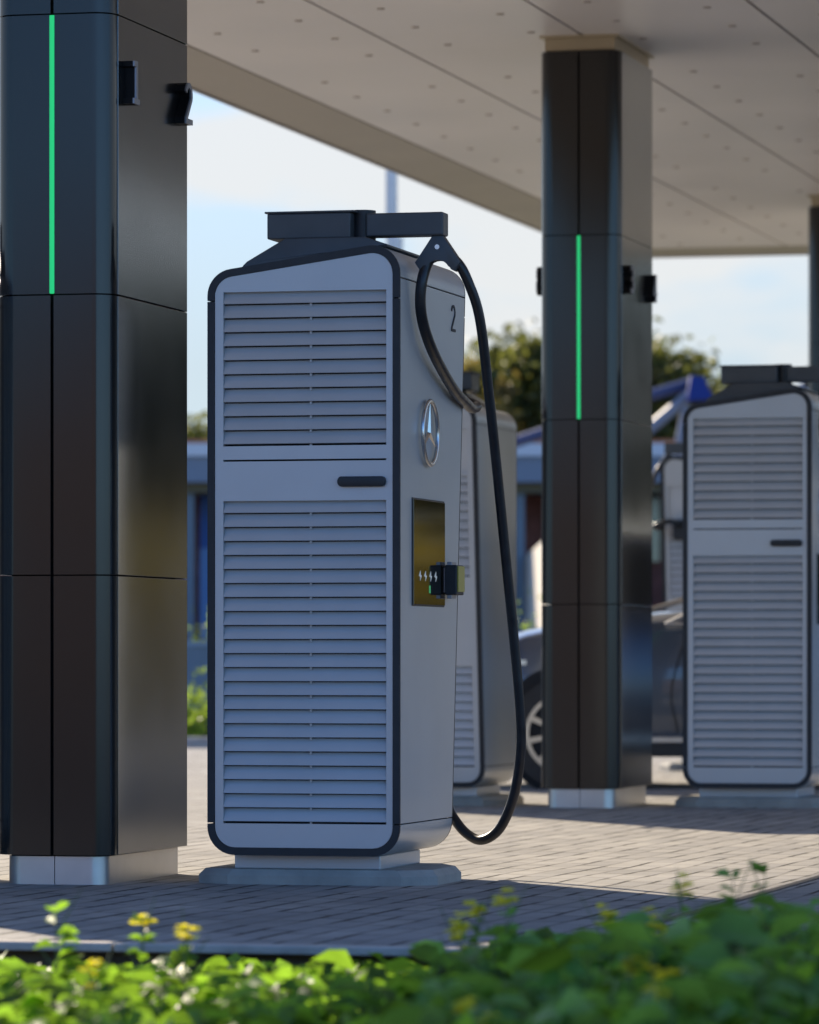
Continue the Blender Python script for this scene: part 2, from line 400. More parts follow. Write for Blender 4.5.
def digit(ch, x, yc, z0, h, sgn, parent):
    """raised numeral standing off the side wall; sgn +1 right wall, -1 left wall"""
    b = MB()
    ex0, ex1 = x, x + sgn * 0.042
    for q in stroke_poly(DIG[ch], 0.125):
        pts = [(yc + sgn * p.x * h, z0 + p.y * h) for p in q]
        b.mi = 0
        b.prism(pts, 'x', ex0 + sgn * random.uniform(0, .0005), ex1 - sgn * (.006 + random.uniform(0, .0015)))
        b.mi = 1
        b.prism(pts, 'x', ex1 - sgn * .006, ex1 + sgn * random.uniform(0, .0008))
    o = b.build('numeral', [M['digit'], M['digit_face']], parent); return o

# ------------------------------------------------------------------ columns
CW, CDp, CR = 0.218, 1.02, 0.075
Z0, PH = 0.103, 0.9985
def make_column(loc, digits, label, first=False):
    t = empty('canopy_column', loc, -TH); tag(t, label, 'column', 'columns carrying the canopy')
    # cores
    b = MB(); b.box(-CW + .05, CW - .05, .05, CDp - .05, 0.02, 4.12); b.build('core', M['cavity'], t)
    b = MB(); b.box(-CW + .012, CW - .012, .012, CDp - .012, 0.09, 4.095)
    def corner_pts(off, side, back=False):     # quarter outline from the middle of the front to the side wall
        pts = [(0.006 * side, off)]
        r = CR - off; cxx = CW - CR
        for k in range(9):
            a = R(-90 + 90 * k / 8); pts.append((side * (cxx + r * math.cos(a)), CR + r * math.sin(a)))
        if back: pts = [(p[0], CDp - p[1]) for p in pts]
        return pts
    for back in (False, True):
        for side in (-1, 1):
            for k in range(4):
                za, zb = Z0 + k * PH + .0025, Z0 + (k + 1) * PH - .0025
                b = MB(); po = corner_pts(0, side, back); pi_ = corner_pts(.008, side, back)
                b.prism(po + pi_[::-1], 'z', za, zb)
                b.build('front_panel' if not back else 'rear_panel', M['col_front'], t, True, 25)
    for side in (-1, 1):
        for k in range(4):
            za, zb = Z0 + k * PH + .0025, Z0 + (k + 1) * PH - .0025
            b = MB(); xo = side * (CW + .004)
            b.box(min(xo, side * (CW - .006)), max(xo, side * (CW - .006)), CR + .003, CDp - CR - .003, za, zb, 0.0015)
            b.build('side_panel', M['col_side'], t)
    for back in (False, True):
        yy = (-.001, .012) if not back else (CDp - .012, CDp + .001)
        b = MB(); b.box(-.0088, .0088, yy[0] - (0.003 if not back else 0), yy[1] + (.003 if back else 0), Z0 + 2 * PH + .004, Z0 + 3 * PH - .004, .002)
        b.build('light_strip', M['led'], t)
    # plinth with a seam down its front
    b = MB()
    for back in (False, True):
        for side in (-1, 1):
            r = CR - .01; ins = .03; po = [(0.0015 * side, ins)]
            for k in range(9):
                a = R(-90 + 90 * k / 8); po.append((side * (CW - ins - r + r * math.cos(a)), ins + r + r * math.sin(a)))
            po += [(side * (CW - ins), .5098 if not back else .5102), (side * .0015, .5098 if not back else .5102)]
            if back: po = [(p[0], CDp - p[1]) for p in po]
            b.prism(po, 'z', 0.0, Z0 - .003)
    b.build('plinth', M['plinth'], t, True, 25)
    b = MB(); b.box(-CW + .025, CW - .025, .025, CDp - .025, 4.10, 4.168); b.box(-CW - .0, CW + .0, .0, CDp, 4.168, 4.18); b.build('capital', M['beige_metal'], t)
    for ch, yc in zip(digits, (0.17, 0.83)):
        digit(ch, CW + .004, yc, 2.788, .155, 1, t)
        digit(ch, -CW - .004, yc, 2.788, .155, -1, t)
    return t
col1 = gp(52, 17.08)
ROW = Vector((8.87 * math.tan(TH), 8.87, 0))
make_column(col1, '12', 'black column at the left of the photo with numerals 1 and 2, nearest of the columns')
make_column(col1 + ROW, '34', 'black column in mid photo with numerals 3 and 4, between two silver chargers')
make_column(col1 + 2 * ROW, '56', 'black column at the right edge of the photo, farthest one, behind the right-hand charger')

# ------------------------------------------------------------------ charger
W2 = 0.365
ZB = 0.083
def ztop(x): return 2.2775 + 0.144 * x
def outline(off, n=8):
    """closed front outline (x,z), inset by off, with rounded corners; starts at bottom-left going up"""
    x0, x1 = -W2 + off, W2 - off
    zb = ZB + off; zl, zr = ztop(-W2) - off * 1.01, ztop(W2) - off * 1.01
    corners = [((x0, zb), .105), ((x0, zl + .144 * off), .10), ((x1, zr - .144 * off), .105), ((x1, zb), .105)]
    P = [Vector(c[0]) for c in corners]; res = []
    for i in range(4):
        p = P[i]; a = (P[i - 1] - p).normalized(); c = (P[(i + 1) % 4] - p).normalized()
        r = max(corners[i][1] - off, .02); ang = a.angle(c); d = r / math.tan(ang / 2)
        ctr = p + (a + c).normalized() * (r / math.sin(ang / 2))
        s = p + a * d - ctr; e = p + c * d - ctr
        a0 = math.atan2(s.y, s.x); a1 = math.atan2(e.y, e.x); da = (a1 - a0 + math.pi) % (2 * math.pi) - math.pi
        for k in range(n + 1):
            t = a0 + da * k / n; res.append((ctr.x + r * math.cos(t), ctr.y + r * math.sin(t)))
    return res
def depth(z): return 0.80 + 0.235 * (z - ZB) / 2.2
fr1 = Frame(None)

def clip(poly, zc, keep_above):
    o = []
    n = len(poly)
    for i in range(n):
        a, b = poly[i], poly[(i + 1) % n]
        ia = (a[1] >= zc) == keep_above; ib = (b[1] >= zc) == keep_above
        if ia: o.append(a)
        if ia != ib:
            t = (zc - a[1]) / (b[1] - a[1]); o.append((a[0] + t * (b[0] - a[0]), zc))
    return o

class Panel(MB):
    """builds in (x, d, z), d = height above the face; mapped to the front or to the leaning rear"""
    def __init__(s, rear): super().__init__(); s.rear = rear
    def build(s, *a, **k):
        for v in s.bm.verts:
            d = v.co.y
            v.co.y = depth(v.co.z) + d if s.rear else -d
        return super().build(*a, **k)

def louvre(b, x0, x1, ztop_, n, pitch, d_out=0.007, d_in=-0.018, back=-0.026):
    for k in range(n):
        zt, zb_ = ztop_ - k * pitch, ztop_ - (k + 1) * pitch
        prof = [(d_in, zt + .004), (d_in + .006, zt - .012), (d_out - .001, zb_ + .012), (d_out, zb_ + .0095), (d_out - .003, zb_ + .0075), (-0.022, zb_ + .011), (-0.022, zt + .004)]
        x = [[(xx, p[0], p[1]) for p in prof] for xx in (x0 + .0006, x1 - .0006)]
        b.loft(x)
        b.box(.021, .028, -.016, d_out - .013, zb_ - .0015, zb_ + .0092)

def face_panel(parent, rear, ops, name):
    """ops: list of (z_top, z_bottom) openings, x0..x1 shared"""
    x0, x1 = -.305, .313
    pi_ = outline(.0285)
    xl, xr = -W2 + .0285, W2 - .0285
    b = Panel(rear)
    T = (-0.02, 0.006)
    def slab(poly, bev=0.0): b.prism(poly, 'y', T[0], T[1])
    zt = ops[0][0]; zb = ops[-1][1]
    top = clip(pi_, zt, True); bot = clip(pi_, zb, False)
    slab(top); slab(bot)
    slab([(xl, zb), (x0, zb), (x0, zt), (xl, zt)]); slab([(x1, zb), (xr, zb), (xr, zt), (x1, zt)])
    for (a, c) in zip(ops, ops[1:]):
        slab([(x0, c[0]), (x1, c[0]), (x1, a[1]), (x0, a[1])])
    return b.build(name, M['silver'], parent, True, 30)

def make_charger(loc, rz, label, number, group='charging stations in the rows'):
    t = empty('charging_station', loc, rz); tag(t, label, 'charger', group)
    # inner core
    b = MB(); po = outline(.012)
    b.loft([[(p[0], -.0 + .026, p[1]) for p in po], [(p[0], depth(p[1]) - .03, p[1]) for p in po]]); b.build('core', M['cavity'], t)
    # shells
    po, pi_ = outline(0, 10), outline(.008, 10)
    def shell(idx_test, name):
        # strips of the outline fulfilling the test, clipped at z limits
        b = MB(); n = len(po)
        for i in range(n):
            a, c = po[i], po[(i + 1) % n]; ai, ci = pi_[i], pi_[(i + 1) % n]
            segs = idx_test(a, c, ai, ci)
            if not segs: continue
            a, c, ai, ci = segs
            D = lambda p: depth(p[1])
            b.face([(a[0], .002, a[1]), (c[0], .002, c[1]), (c[0], D(c) - .002, c[1]), (a[0], D(a) - .002, a[1])])
            b.face([(ai[0], .002, ai[1]), (ai[0], D(ai) - .002, ai[1]), (ci[0], D(ci) - .002, ci[1]), (ci[0], .002, ci[1])])
            b.face([(a[0], .002, a[1]), (ai[0], .002, ai[1]), (ci[0], .002, ci[1]), (c[0], .002, c[1])])
            b.face([(a[0], D(a) - .002, a[1]), (c[0], D(c) - .002, c[1]), (ci[0], D(ci) - .002, ci[1]), (ai[0], D(ai) - .002, ai[1])])
        return b.build(name, M['silver'], t, True, 40)
    ZT, ZL = 2.196, 0.200
    ZTl = 2.10
    def lim(zlo_, zhi_):
        def f(a, c, ai, ci):
            zlo = zlo_(a) if callable(zlo_) else zlo_; zhi = zhi_(a) if callable(zhi_) else zhi_
            lo_, hi_ = min(a[1], c[1]), max(a[1], c[1])
            if hi_ <= zlo or lo_ >= zhi: return None
            def cl(p, q):
                z = min(max(p[1], zlo), zhi)
                if abs(q[1] - p[1]) < 1e-6: return (p[0], z)
                tt = (z - p[1]) / (q[1] - p[1]); return (p[0] + tt * (q[0] - p[0]), z)
            return cl(a, c), cl(c, a), cl(ai, ci), cl(ci, ai)
        return f
    shell(lim(lambda a: 2.122 if a[0] < 0 else 2.198, 9), 'top_cover'); shell(lim(ZL + .0025, lambda a: 2.118 if a[0] < 0 else 2.193), 'side_shell'); shell(lim(-1, ZL - .0025), 'bottom_cover')
    # black frames front and rear, cut on the left at two heights
    for rear in (False, True):
        b = Panel(rear); po2, pi2 = outline(0, 10), outline(.027, 10); n = len(po2)
        for i in range(n):
            for (za, zb_) in ((-1, ZL - .002), (ZL + .002, 2.118), (2.122, 9)):
                s = lim(za, zb_)(po2[i], po2[(i + 1) % n], pi2[i], pi2[(i + 1) % n])
                if not s: continue
                a, c, ai, ci = s
                if abs(a[1] - c[1]) < 1e-7 and abs(ai[1] - ci[1]) < 1e-7 and abs(a[0] - c[0]) < 1e-7: continue
                A = [(a[0], 0.010, a[1]), (c[0], 0.010, c[1]), (ci[0], 0.010, ci[1]), (ai[0], .010, ai[1])]
                B = [(p[0], -.001, p[2]) for p in A]
                b.face(A); b.face([A[0], B[0], B[1], A[1]]); b.face([A[2], B[2], B[3], A[3]])
                for q in (0, 1):
                    pp = (A[1], A[2], B[2], B[1]) if q else (A[0], A[3], B[3], B[0])
                    if abs(pp[0][2] - za) < 1e-6 or abs(pp[0][2] - zb_) < 1e-6: b.face(list(pp))
        b.build('frame', M['trim'], t, True, 40)
    # backing sheet seen through the slots
    for rear in (False, True):
        b = Panel(rear); b.prism(outline(.03), 'y', -.030, -.0245); b.build('backing', M['cavity'], t)
    x0, x1 = -.305, .313; P_ = 0.0515
    # front: upper louvre, groove, lower louvre
    zU, zM, zLw = 2.152, 1.384, 1.384
    nU, nL = 11, 23
    zUb = zU - nU * P_; zLb = zM - nL * P_ 
    face_panel(t, False, [(zU, zUb), (1.536, 1.529), (zM, zLb)], 'front_panel')
    b = Panel(False); louvre(b, x0, x1, zU, nU, P_); b.build('louvre_panel', M['silver_dark'], t, True, 40)
    b = Panel(False); louvre(b, x0, x1, zM, nL, P_); b.build('louvre_panel', M['silver_dark'], t, True, 40)
    b = Panel(False)
    hx0, hx1, hz = .132, .313, 1.452
    pts = arc(hx0 + .014, hz, .014, .0185, 90, 270, 6) + arc(hx1 - .014, hz, .014, .0185, -90, 90, 6)
    b.prism(pts, 'y', 0.002, 0.026, 0.003); b.build('handle', M['trim'], t, True, 30)
    # rear: recess, louvre, blank door, louvre
    rz = [(2.09, 1.845), (1.833, 1.833 - 11 * P_), (.765, .765 - 11 * P_)]
    face_panel(t, True, rz, 'rear_panel')
    b = Panel(True); b.box(x0 + .001, x1 - .001, -.022, -.016, 1.846, 2.089); b.build('recess', M['silver_dark'], t)
    b = Panel(True); louvre(b, x0, x1, rz[1][0], 11, P_); b.build('louvre_panel', M['silver_dark'], t, True, 40)
    b = Panel(True); louvre(b, x0, x1, rz[2][0], 11, P_); b.build('louvre_panel', M['silver_dark'], t, True, 40)
    # pedestal + pad
    b = MB(); b.box(-.288, .268, .085, .70, .03, .082, .004); b.build('pedestal', M['silver'], t)
    b = MB(); pad = [(-.30, .03), (.36, .03), (.475, .12), (.475, .50), (.36, .72), (-.33, .72), (-.43, .5), (-.43, .10)]
    pc = Vector((.04, .36))
    inn = [((p[0] - pc.x) * .95 + pc.x, (p[1] - pc.y) * .965 + pc.y) for p in pad]
    b.loft([[(p[0], p[1], -.045) for p in pad], [(p[0], p[1], .006) for p in pad], [(p[0], p[1], .030) for p in inn]]); b.build('base_pad', M['concrete'], t)
    # roof hood
    b = MB(); hp = [(-.262, ztop(-.262) - .005), (-.25, ztop(-.25) + .014), (-.235, ztop(-.235) + .026), (-.088, 2.352), (.215, 2.352), (.30, ztop(.30) + .002), (.30, ztop(.3) - .005)]
    b.prism(hp, 'y', .06, .60, .006); b.build('roof_hood', M['anthracite'], t, True, 30)
    # swing arm: base box, joint, outer arm
    ya, yb = .10, .30
    arm = MB(); arm.box(-.168, .150, ya, yb, 2.353, 2.447, .005); ao = arm.build('arm_box', M['anthracite'], t)
    b = MB(); b.box(-.176, .165, ya - .006, yb + .006, 2.4475, 2.4545, .002); b.build('lid', M['anthracite'], ao)
    b = MB(); b.disc_tube((.172, .20, 0), (0, 0, 1), 0, .048, 2.352, 2.460, 24); b.build('arm_joint', M['trim'], t, True, 30)
    b = MB(); b.box(.196, .489, .15, .235, 2.360, 2.446, .006); b.build('swing_arm', M['anthracite'], t)
    # cable hanger: a saddle of plate under the arm tip
    hx = .463; yh = .192
    b = MB()
    outer = [(hx - .014, 2.368), (hx + .014, 2.368), (hx + .086, 2.262), (hx + .064, 2.228)]
    inner = arc(hx, 2.222, .052, .052, 15, 165, 10)
    outer2 = [(hx - .064, 2.228), (hx - .086, 2.262)]
    b.prism(outer + inner + outer2, 'y', yh - .026, yh + .026, .004); hg = b.build('cable_hanger', M['anthracite'], t, True, 30)
    b = MB(); b.disc_tube((hx, yh - .026, 2.318), (0, -1, 0), 0, .009, 0, .005, 12); b.build('bolt', M['chrome'], hg)
    return t

def cable_points(fr):
    def P(px, py, y):
        x = fr.x_at(px, y); return Vector((x, y, fr.z_at(py, x, y)))
    A = [P(439, 252, .192), P(428, 262, .19), P(421, 288, .17), P(422, 318, .20), P(433, 352, .34), P(452, 387, .68), P(464, 401, .92), P(472, 408, 1.10)]
    A += [Vector((.37, 1.19, 1.79)), Vector((.28, 1.19, 1.82)), Vector((.23, 1.12, 1.81)), Vector((.21, .97, 1.79))]
    B = [P(439, 252, .192), P(457, 262, .20), P(469, 284, .22), P(480, 320, .26), P(489, 395, .34), P(497, 470, .42), P(506, 560, .50), P(514, 640, .56), P(520, 710, .60), P(520.5, 752, .63),
         P(514, 795, .67), P(500, 828, .72), P(482, 840, .77), P(466, 833, .82), P(453, 817, .86), P(444, 800, .90)]
    B += [Vector((.22, .93, .30)), Vector((.2, .78, .34))]
    return A, B

OB1 = None
def origin_from_right(px, Y):            # front right bottom corner of a cabinet at px, depth Y
    p = gp(px, Y); return Vector((p.x - W2 * c_, p.y + W2 * s_, 0))
O1 = origin_from_right(400.5, 17.50)
F1 = Frame(O1)
CS = 0.9686
ch1 = make_charger(O1, -TH, 'silver charging station nearest the camera, hose looping on its right side below a chrome emblem', '2')

def number_mesh(ch):
    b = MB(); xs = W2 + .001
    for q in stroke_poly(DIG[ch], 0.10):
        b.prism([(.83 + p.x * .125, 2.05 + p.y * .105) for p in q], 'x', xs - .001, xs + .0016 + random.uniform(0, .0004))
    o = b.build('printed_number', M['print']); me = o.data; bpy.data.objects.remove(o); return me
def side_details(t, fr, number):
    xs = W2 + .001
    yS = lambda px: fr.y_at(px, xs)
    # number
    o = bpy.data.objects.new('printed_number', number_mesh(number)); C.objects.link(o); o.parent = t
    # emblem: ring and three-pointed star
    cy, cz, r = .40, fr.z_at(433, xs, .40), .118
    b = MB(); n = 48
    ring = [Vector((xs + .014, cy + r * math.cos(2 * math.pi * k / n), cz + r * math.sin(2 * math.pi * k / n))) for k in range(n)]
    for k in range(n):   # closed torus
        pass
    rings = []
    for k in range(n + 1):
        a = 2 * math.pi * k / n; rings.append([Vector((xs + .014 + .008 * math.sin(q * math.pi / 4), cy + (r + .0095 * math.cos(q * math.pi / 4)) * math.cos(a), cz + (r + .0095 * math.cos(q * math.pi / 4)) * math.sin(a))) for q in range(8)])
    b.loft(rings, True, False)
    em = b.build('emblem', M['chrome'], t, True, 60)
    b = MB(); ctr = (xs + .0165, cy, cz)
    tips = [90, 210, 330]
    for a in tips:
        ta = (xs + .014, cy + r * math.cos(R(a)), cz + r * math.sin(R(a)))
        for sgn in (-1, 1):
            ia = (xs + .005, cy + .0075 * math.cos(R(a + sgn * 60)), cz + .0075 * math.sin(R(a + sgn * 60)))
            b.face([ctr, ta, ia])
            b.face([(xs + .002, cy, cz), ta, ia])
    b.build('star', M['chrome'], em)
    # screen
    ya, yb = yS(412.3), yS(443.5)
    za, zb = fr.z_at(605, xs, (ya + yb) / 2), fr.z_at(501, xs, (ya + yb) / 2)
    b = MB(); b.box(xs, xs + .004, ya, yb, za, zb, .003); b.box(xs + .0, xs + .0045, ya - .004, yb + .004, za - .004, zb + .004, .0)
    b2 = MB(); b2.box(xs - .002, xs + .0025, ya - .006, yb + .006, za - .006, zb + .006, .002); b2.build('screen_frame', M['trim'], t)
    b = MB(); b.box(xs + .0028, xs + .006, ya, yb, za, zb, .001); sc = b.build('screen', M['glass_screen'], t)
    for k in range(4):
        yy = ya + (yb - ya) * (.20 + .165 * k); zz = za + (zb - za) * .27
        b = MB(); b.prism([(yy - .022, zz + .002), (yy + .002, zz + .021), (yy + .003, zz + .005), (yy + .018, zz + .003), (yy - .002, zz - .017), (yy, zz - .003)], 'x', xs + .0062, xs + .0075)
        b.build('icon', M['icon'], sc)
    yy = ya + (yb - ya) * .50; zz = za + (zb - za) * .145
    b = MB(); b.prism([(yy - .009, zz - .012), (yy + .009, zz - .012), (yy + .009, zz + .016), (yy - .009, zz + .016)], 'x', xs + .0062, xs + .0075); b.build('icon', M['icon_green'], sc)
    # card terminal
    y0 = .64; z0, z1 = fr.z_at(595, xs, y0), fr.z_at(565, xs, y0)
    b = MB(); b.box(xs + .012, xs + .058, y0, y0 + .12, z0, z1, .004); tm = b.build('card_terminal', M['trim'], t)
    b = MB(); b.box(xs + .0585, xs + .0635, y0 + .008, y0 + .112, z0 + .012, z1 - .004, .001); b.build('display', M['yellow_face'], tm)
    b = MB(); b.box(xs - .001, xs + .0118, y0 + .02, y0 + .10, z0 + .01, z1 - .01); b.box(xs + .018, xs + .036, y0 + .01, y0 + .09, z0 - .014, z1 + .012, .002); b.build('bracket', M['digit_face'], tm)
    # cable
    A, B = cable_points(Frame(O1))
    b = MB(); b.tube(bez(A, 10), .0205, 14); b.build('cable', M['cable'], t, True, 60)
    b = MB(); b.tube(bez(B, 10), .0190, 14); b.build('cable', M['cable'], t, True, 60)
    b = MB(); b.box(.15, .27, .94, 1.06, 1.69, 1.84, .015); b.build('connector_holster', M['trim'], t)
side_details(ch1, F1, '2')
for o_ in (ch1,): o_.scale = (CS, CS, CS); o_.location = (O1.x * CS, O1.y * CS, EYE * (1 - CS))   # true cabinet size, standing on its pad

def place(src, O, rz, label, number=None):
    t = copy_tree(src); t.location = (O.x * CS, O.y * CS, src.location.z); t.rotation_euler = (0, 0, rz); t['label'] = label
    if number:
        for ch in t.children:
            if ch.name.startswith('printed_number'):
                ch.data = number_mesh(number)
    return t
def origin_rear(px, Y):                  # rotated half a turn: the corner at the photo's right of its rear face
    p = gp(px, Y)                        # rear bottom corner, local (-W2, .80)
    # world = O + Rot(pi-TH)*(lx,ly) ; local x -> (-c_, s_), local y -> (-s_, -c_)
    lx, ly = -W2, depth(ZB)
    return Vector((p.x + lx * c_ + ly * s_, p.y - lx * s_ + ly * c_, 0))
RZA = math.pi - TH
place(ch1, origin_from_right(812, 26.73), -TH, 'silver charging station at the right edge, right of the column numbered 3 and 4', '4')
place(ch1, origin_rear(485.5, 27.0), RZA, 'silver charging station turned away, partly hidden between the nearest one and the middle column', '3')
place(ch1, origin_rear(763, 35.6), RZA, 'far charging station showing as a sliver between middle column and right-hand charger', '5')
place(ch1, origin_rear(-84, 17.45), RZA, 'silver charging station outside the photo, left of the column numbered 1 and 2', '1')
place(ch1, origin_from_right(1005, 35.6), -TH, 'silver charging station outside the photo to the right of the farthest column', '6')

# ------------------------------------------------------------------ lamp mast
mt = empty('lamp_mast', gp(394.5, 46)); tag(mt, 'slim pale grey lamp mast rising behind the nearest charging station', 'lamp post')
g_pole = mat('galvanised mast', (0.70, 0.69, 0.67), 0.5, 0.1, noise=.05)
b = MB(); b.tube([(0, 0, 0), (0, 0, 4.85)], .083, 16); b.build('lower_pole', g_pole, mt, True)
b = MB(); b.tube([(-.03, 0, 4.85), (-.03, 0, 8.3)], [.06, .045], 16); b.build('pole', g_pole, mt, True)
b = MB(); b.box(-.2, .9, -.15, .15, 8.3, 8.4, .03); b.build('lamp_head', g_pole, mt)

# ------------------------------------------------------------------ car
def make_car(loc, rz):
    t = empty('parked_car', loc, rz); tag(t, 'dark blue-grey car parked facing left behind the middle column', 'car')
    paint = mat('blue grey car paint', (0.085, 0.105, 0.14), 0.26, 0.5, 0.5, coat=1.0)
    glassm = mat('car glass', (0.01, 0.012, 0.014), 0.04, 0, 0.8)
    rub = M['trim']
    # local: x along the car (0 = front axle, + to the rear), y across (0 = near side), z up
    prof_lo = lambda x: .30
    def belt(x):      # height of shoulder
        pts = [(-.88, .62), (-.80, .74), (-.55, .87), (-.25, .955), (0, 1.00), (.5, 1.06), (.75, 1.09), (1.5, 1.12), (2.6, 1.15), (3.4, 1.16), (3.62, 1.02), (3.70, .80)]
        for (a, za), (b_, zb_) in zip(pts, pts[1:]):
            if x <= b_: return za + (zb_ - za) * (x - a) / (b_ - a)
        return pts[-1][1]
    Wd = 1.86; rings = []
    xs = [-.88, -.82, -.7, -.5, -.25, 0, .3, .6, .9, 1.3, 1.8, 2.3, 2.9, 3.3, 3.55, 3.66, 3.70]
    for x in xs:
        e = 0.0
        if x < -.4: e = (-.4 - x) / .48 * .22 if x > -.88 else .26
        e = min(e, .26) if x < 0 else (max(0, (x - 3.2) / .5) * .14)
        h = belt(x); lo = .22 if -.7 < x < 3.5 else .34
        half = [(e + .10, lo), (e + .02, lo + .06), (e + .0, .42), (e - .005, .62), (e + .01, h - .12), (e + .055, h - .03), (e + .14, h + .005), (e + .5, h + .035)]
        ring = [(x, y, z) for y, z in half] + [(x, Wd - y, z) for y, z in half[::-1]]
        rings.append(ring)
    b = MB(); b.loft(rings); body = b.build('body', paint, t, True, 40)
    # wheel arches: dark discs set into the flanks
    wr = .345
    for xw in (0, 2.82):
        b = MB()
        b.disc_tube((xw, .02, wr + .02), (0, 1, 0), 0, .405, -.028, .25, 40); b.build('wheel_arch', M['cavity'], t, True)
        b = MB(); b.disc_tube((xw, Wd - .02, wr + .02), (0, 1, 0), 0, .405, -.25, .028, 40); b.build('wheel_arch', M['cavity'], t, True)
        for yw, sg in ((-.012, 1), (Wd + .012, -1)):
            wh = empty('wheel'); wh.parent = t
            ty = MB(); ty.disc_tube((xw, yw, wr), (0, sg, 0), .245, wr, -.015, .2, 48); ty.build('tyre', rub, wh, True, 50)
            rm = MB(); rm.disc_tube((xw, yw, wr), (0, sg, 0), .222, .247, -.022, .18, 48)
            rm.disc_tube((xw, yw, wr), (0, sg, 0), 0, .055, -.012, .05, 20)
            for k in range(10):
                a = 2 * math.pi * k / 10 + .2; d = Vector((math.cos(a), 0, math.sin(a))); n = Vector((-d.z, 0, d.x))
                c0 = Vector((xw, yw, wr))
                p = [c0 + d * .04 + n * .014, c0 + d * .226 + n * .017, c0 + d * .226 - n * .017, c0 + d * .04 - n * .014]
                q = [v + Vector((0, sg * .025, 0)) for v in p]; p = [v + Vector((0, -sg * .004, 0)) for v in p]
                rm.loft([p, q])
            rm.build('rim', mat('alloy', (.62, .60, .56), .3, .8) if 'alloy' not in bpy.data.materials else bpy.data.materials['alloy'], wh, True, 30)
            bd = MB(); bd.disc_tube((xw, yw + sg * .06, wr), (0, sg, 0), 0, .22, 0, .03, 32); bd.build('brake', M['cavity'], wh)
    # cabin
    gh = MB(); cab = []
    for (x, zt, yi) in ((.72, 1.03, .10), (1.45, 1.46, .24), (1.75, 1.56, .27), (2.4, 1.60, .27), (3.0, 1.55, .27), (3.45, 1.36, .24), (3.62, 1.08, .12)):
        zb = belt(x)
        cab.append([(x, .09, zb - .03), (x, yi, zt - .03), (x, yi + .1, zt), (x, Wd - yi - .1, zt), (x, Wd - yi, zt - .03), (x, Wd - .09, zb - .03)])
    gh.loft(cab); gh.build('cabin_glass', glassm, t, True, 30)
    rf = MB(); rf.loft([[(x, yi, z - .02), (x, yi + .12, z + .012), (x, Wd - yi - .12, z + .012), (x, Wd - yi, z - .02), (x, Wd / 2, z - .03)] for x, z, yi in ((1.4, 1.45, .235), (1.75, 1.565, .262), (2.4, 1.605, .262), (3.0, 1.555, .262), (3.4, 1.40, .24))]); rf.build('roof', paint, t, True, 30)
    # bright line round the side windows and the mirror triangle
    b = MB(); b.tube(bez([(.42, .03, 1.075), (.60, .04, 1.13), (.95, .10, 1.24), (1.25, .19, 1.355), (1.7, .245, 1.53), (2.4, .25, 1.575), (3.0, .25, 1.525), (3.35, .2, 1.35)], 6), .018, 8); b.build('window_trim', M['chrome'], t, True)
    b = MB(); b.tube([(.72, .06, 1.075), (3.3, .07, 1.14)], .008, 8); b.build('window_trim', M['chrome'], t, True)
    b = MB(); b.tube([(.62, -.012, 1.02), (.80, -.012, 1.11), (.82, -.012, 1.02), (.62, -.012, 1.02)], .011, 8); b.build('quarter_window_trim', M['plinth'], t, True)
    b = MB(); b.loft([[(1.0, -.10, 1.08), (1.0, .06, 1.08), (1.0, .06, 1.2), (1.0, -.10, 1.2)], [(1.12, -.13, 1.07), (1.12, .06, 1.07), (1.12, .06, 1.22), (1.12, -.13, 1.22)]]); b.build('wing_mirror', paint, t)
    # sill, door lines
    b = MB(); b.box(.46, 2.36, -.012, .03, .285, .325, .008); b.build('sill_strip', M['plinth'], t)
    b = MB(); b.box(.44, 2.38, .0, .05, .20, .284, .008); b.build('sill', rub, t)
    for pts in ([(.70, -.006, .35), (.66, -.011, .62), (.76, .0, .98)], [(1.78, -.006, .35), (1.76, -.011, .62), (1.76, .0, .99)]):
        b = MB(); b.tube(bez(pts, 8), .005, 6); b.build('door_gap', M['cavity'], t)
    b = MB(); b.box(1.45, 1.68, -.03, -.004, .84, .868, .006); b.build('door_handle', paint, t)
    b = MB(); b.loft([[(-.80, .20, .62), (-.80, .20, .72), (-.84, .45, .70), (-.86, .45, .60)], [(-.50, .03, .70), (-.5, .03, .80), (-.6, .3, .80), (-.6, .3, .7)]]); b.build('headlight', M['chrome'], t)
    b = MB(); b.box(-.30, -.24, -.008, .01, .77, .80); b.build('side_marker', M['icon'], t)
    return t
cp = gp(565, 29.75)
make_car(cp, -TH * 0.25)

# ------------------------------------------------------------------ far building
def bmat(n, c, r=.6, **k): return mat(n, c, r, **k)
BY = 60.0
def bx(px): return (px - CX) * BY / FPX
def bz(py): return EYE + (HY - py) * BY / FPX
bl = empty('service_building', (0, BY, 0)); tag(bl, 'long low building with pale blue fascia and dark red brick wall far behind the chargers', 'building')
X0, X1 = bx(-420), bx(1500)
fasc_white = bmat('white fascia band', (.66, .66, .68)); fasc_blue = bmat('grey blue fascia', (.20, .235, .29)); orange = bmat('orange edge', (.5, .17, .07))
brick = bmat('dark red brick', (.16, .06, .045), .9, noise=.3, nscale=6, bump=.3, bscale=30); colb = bmat('blue grey post', (.15, .20, .24))
bluep = bmat('blue panel', (.015, .08, .30)); blueq = bmat('light blue panel', (.10, .22, .45)); cream = bmat('cream wall', (.78, .70, .58), .8, noise=.06)
b = MB(); b.box(X0, X1, 1.2, 9, 0, bz(490)); b.build('wall', brick, bl)
b = MB(); b.box(X0 - .1, X1 + .1, -.3, 9.1, bz(483), bz(457.5)); b.build('fascia', fasc_blue, bl)
b = MB(); b.box(X0 - .1, X1 + .1, -.36, 9.15, bz(457.2), bz(444.5)); b.build('fascia_band', fasc_white, bl)
b = MB(); b.box(X0 - .1, X1 + .1, -.32, 9.1, bz(444.2), bz(440.5)); b.build('roof_edge', orange, bl)
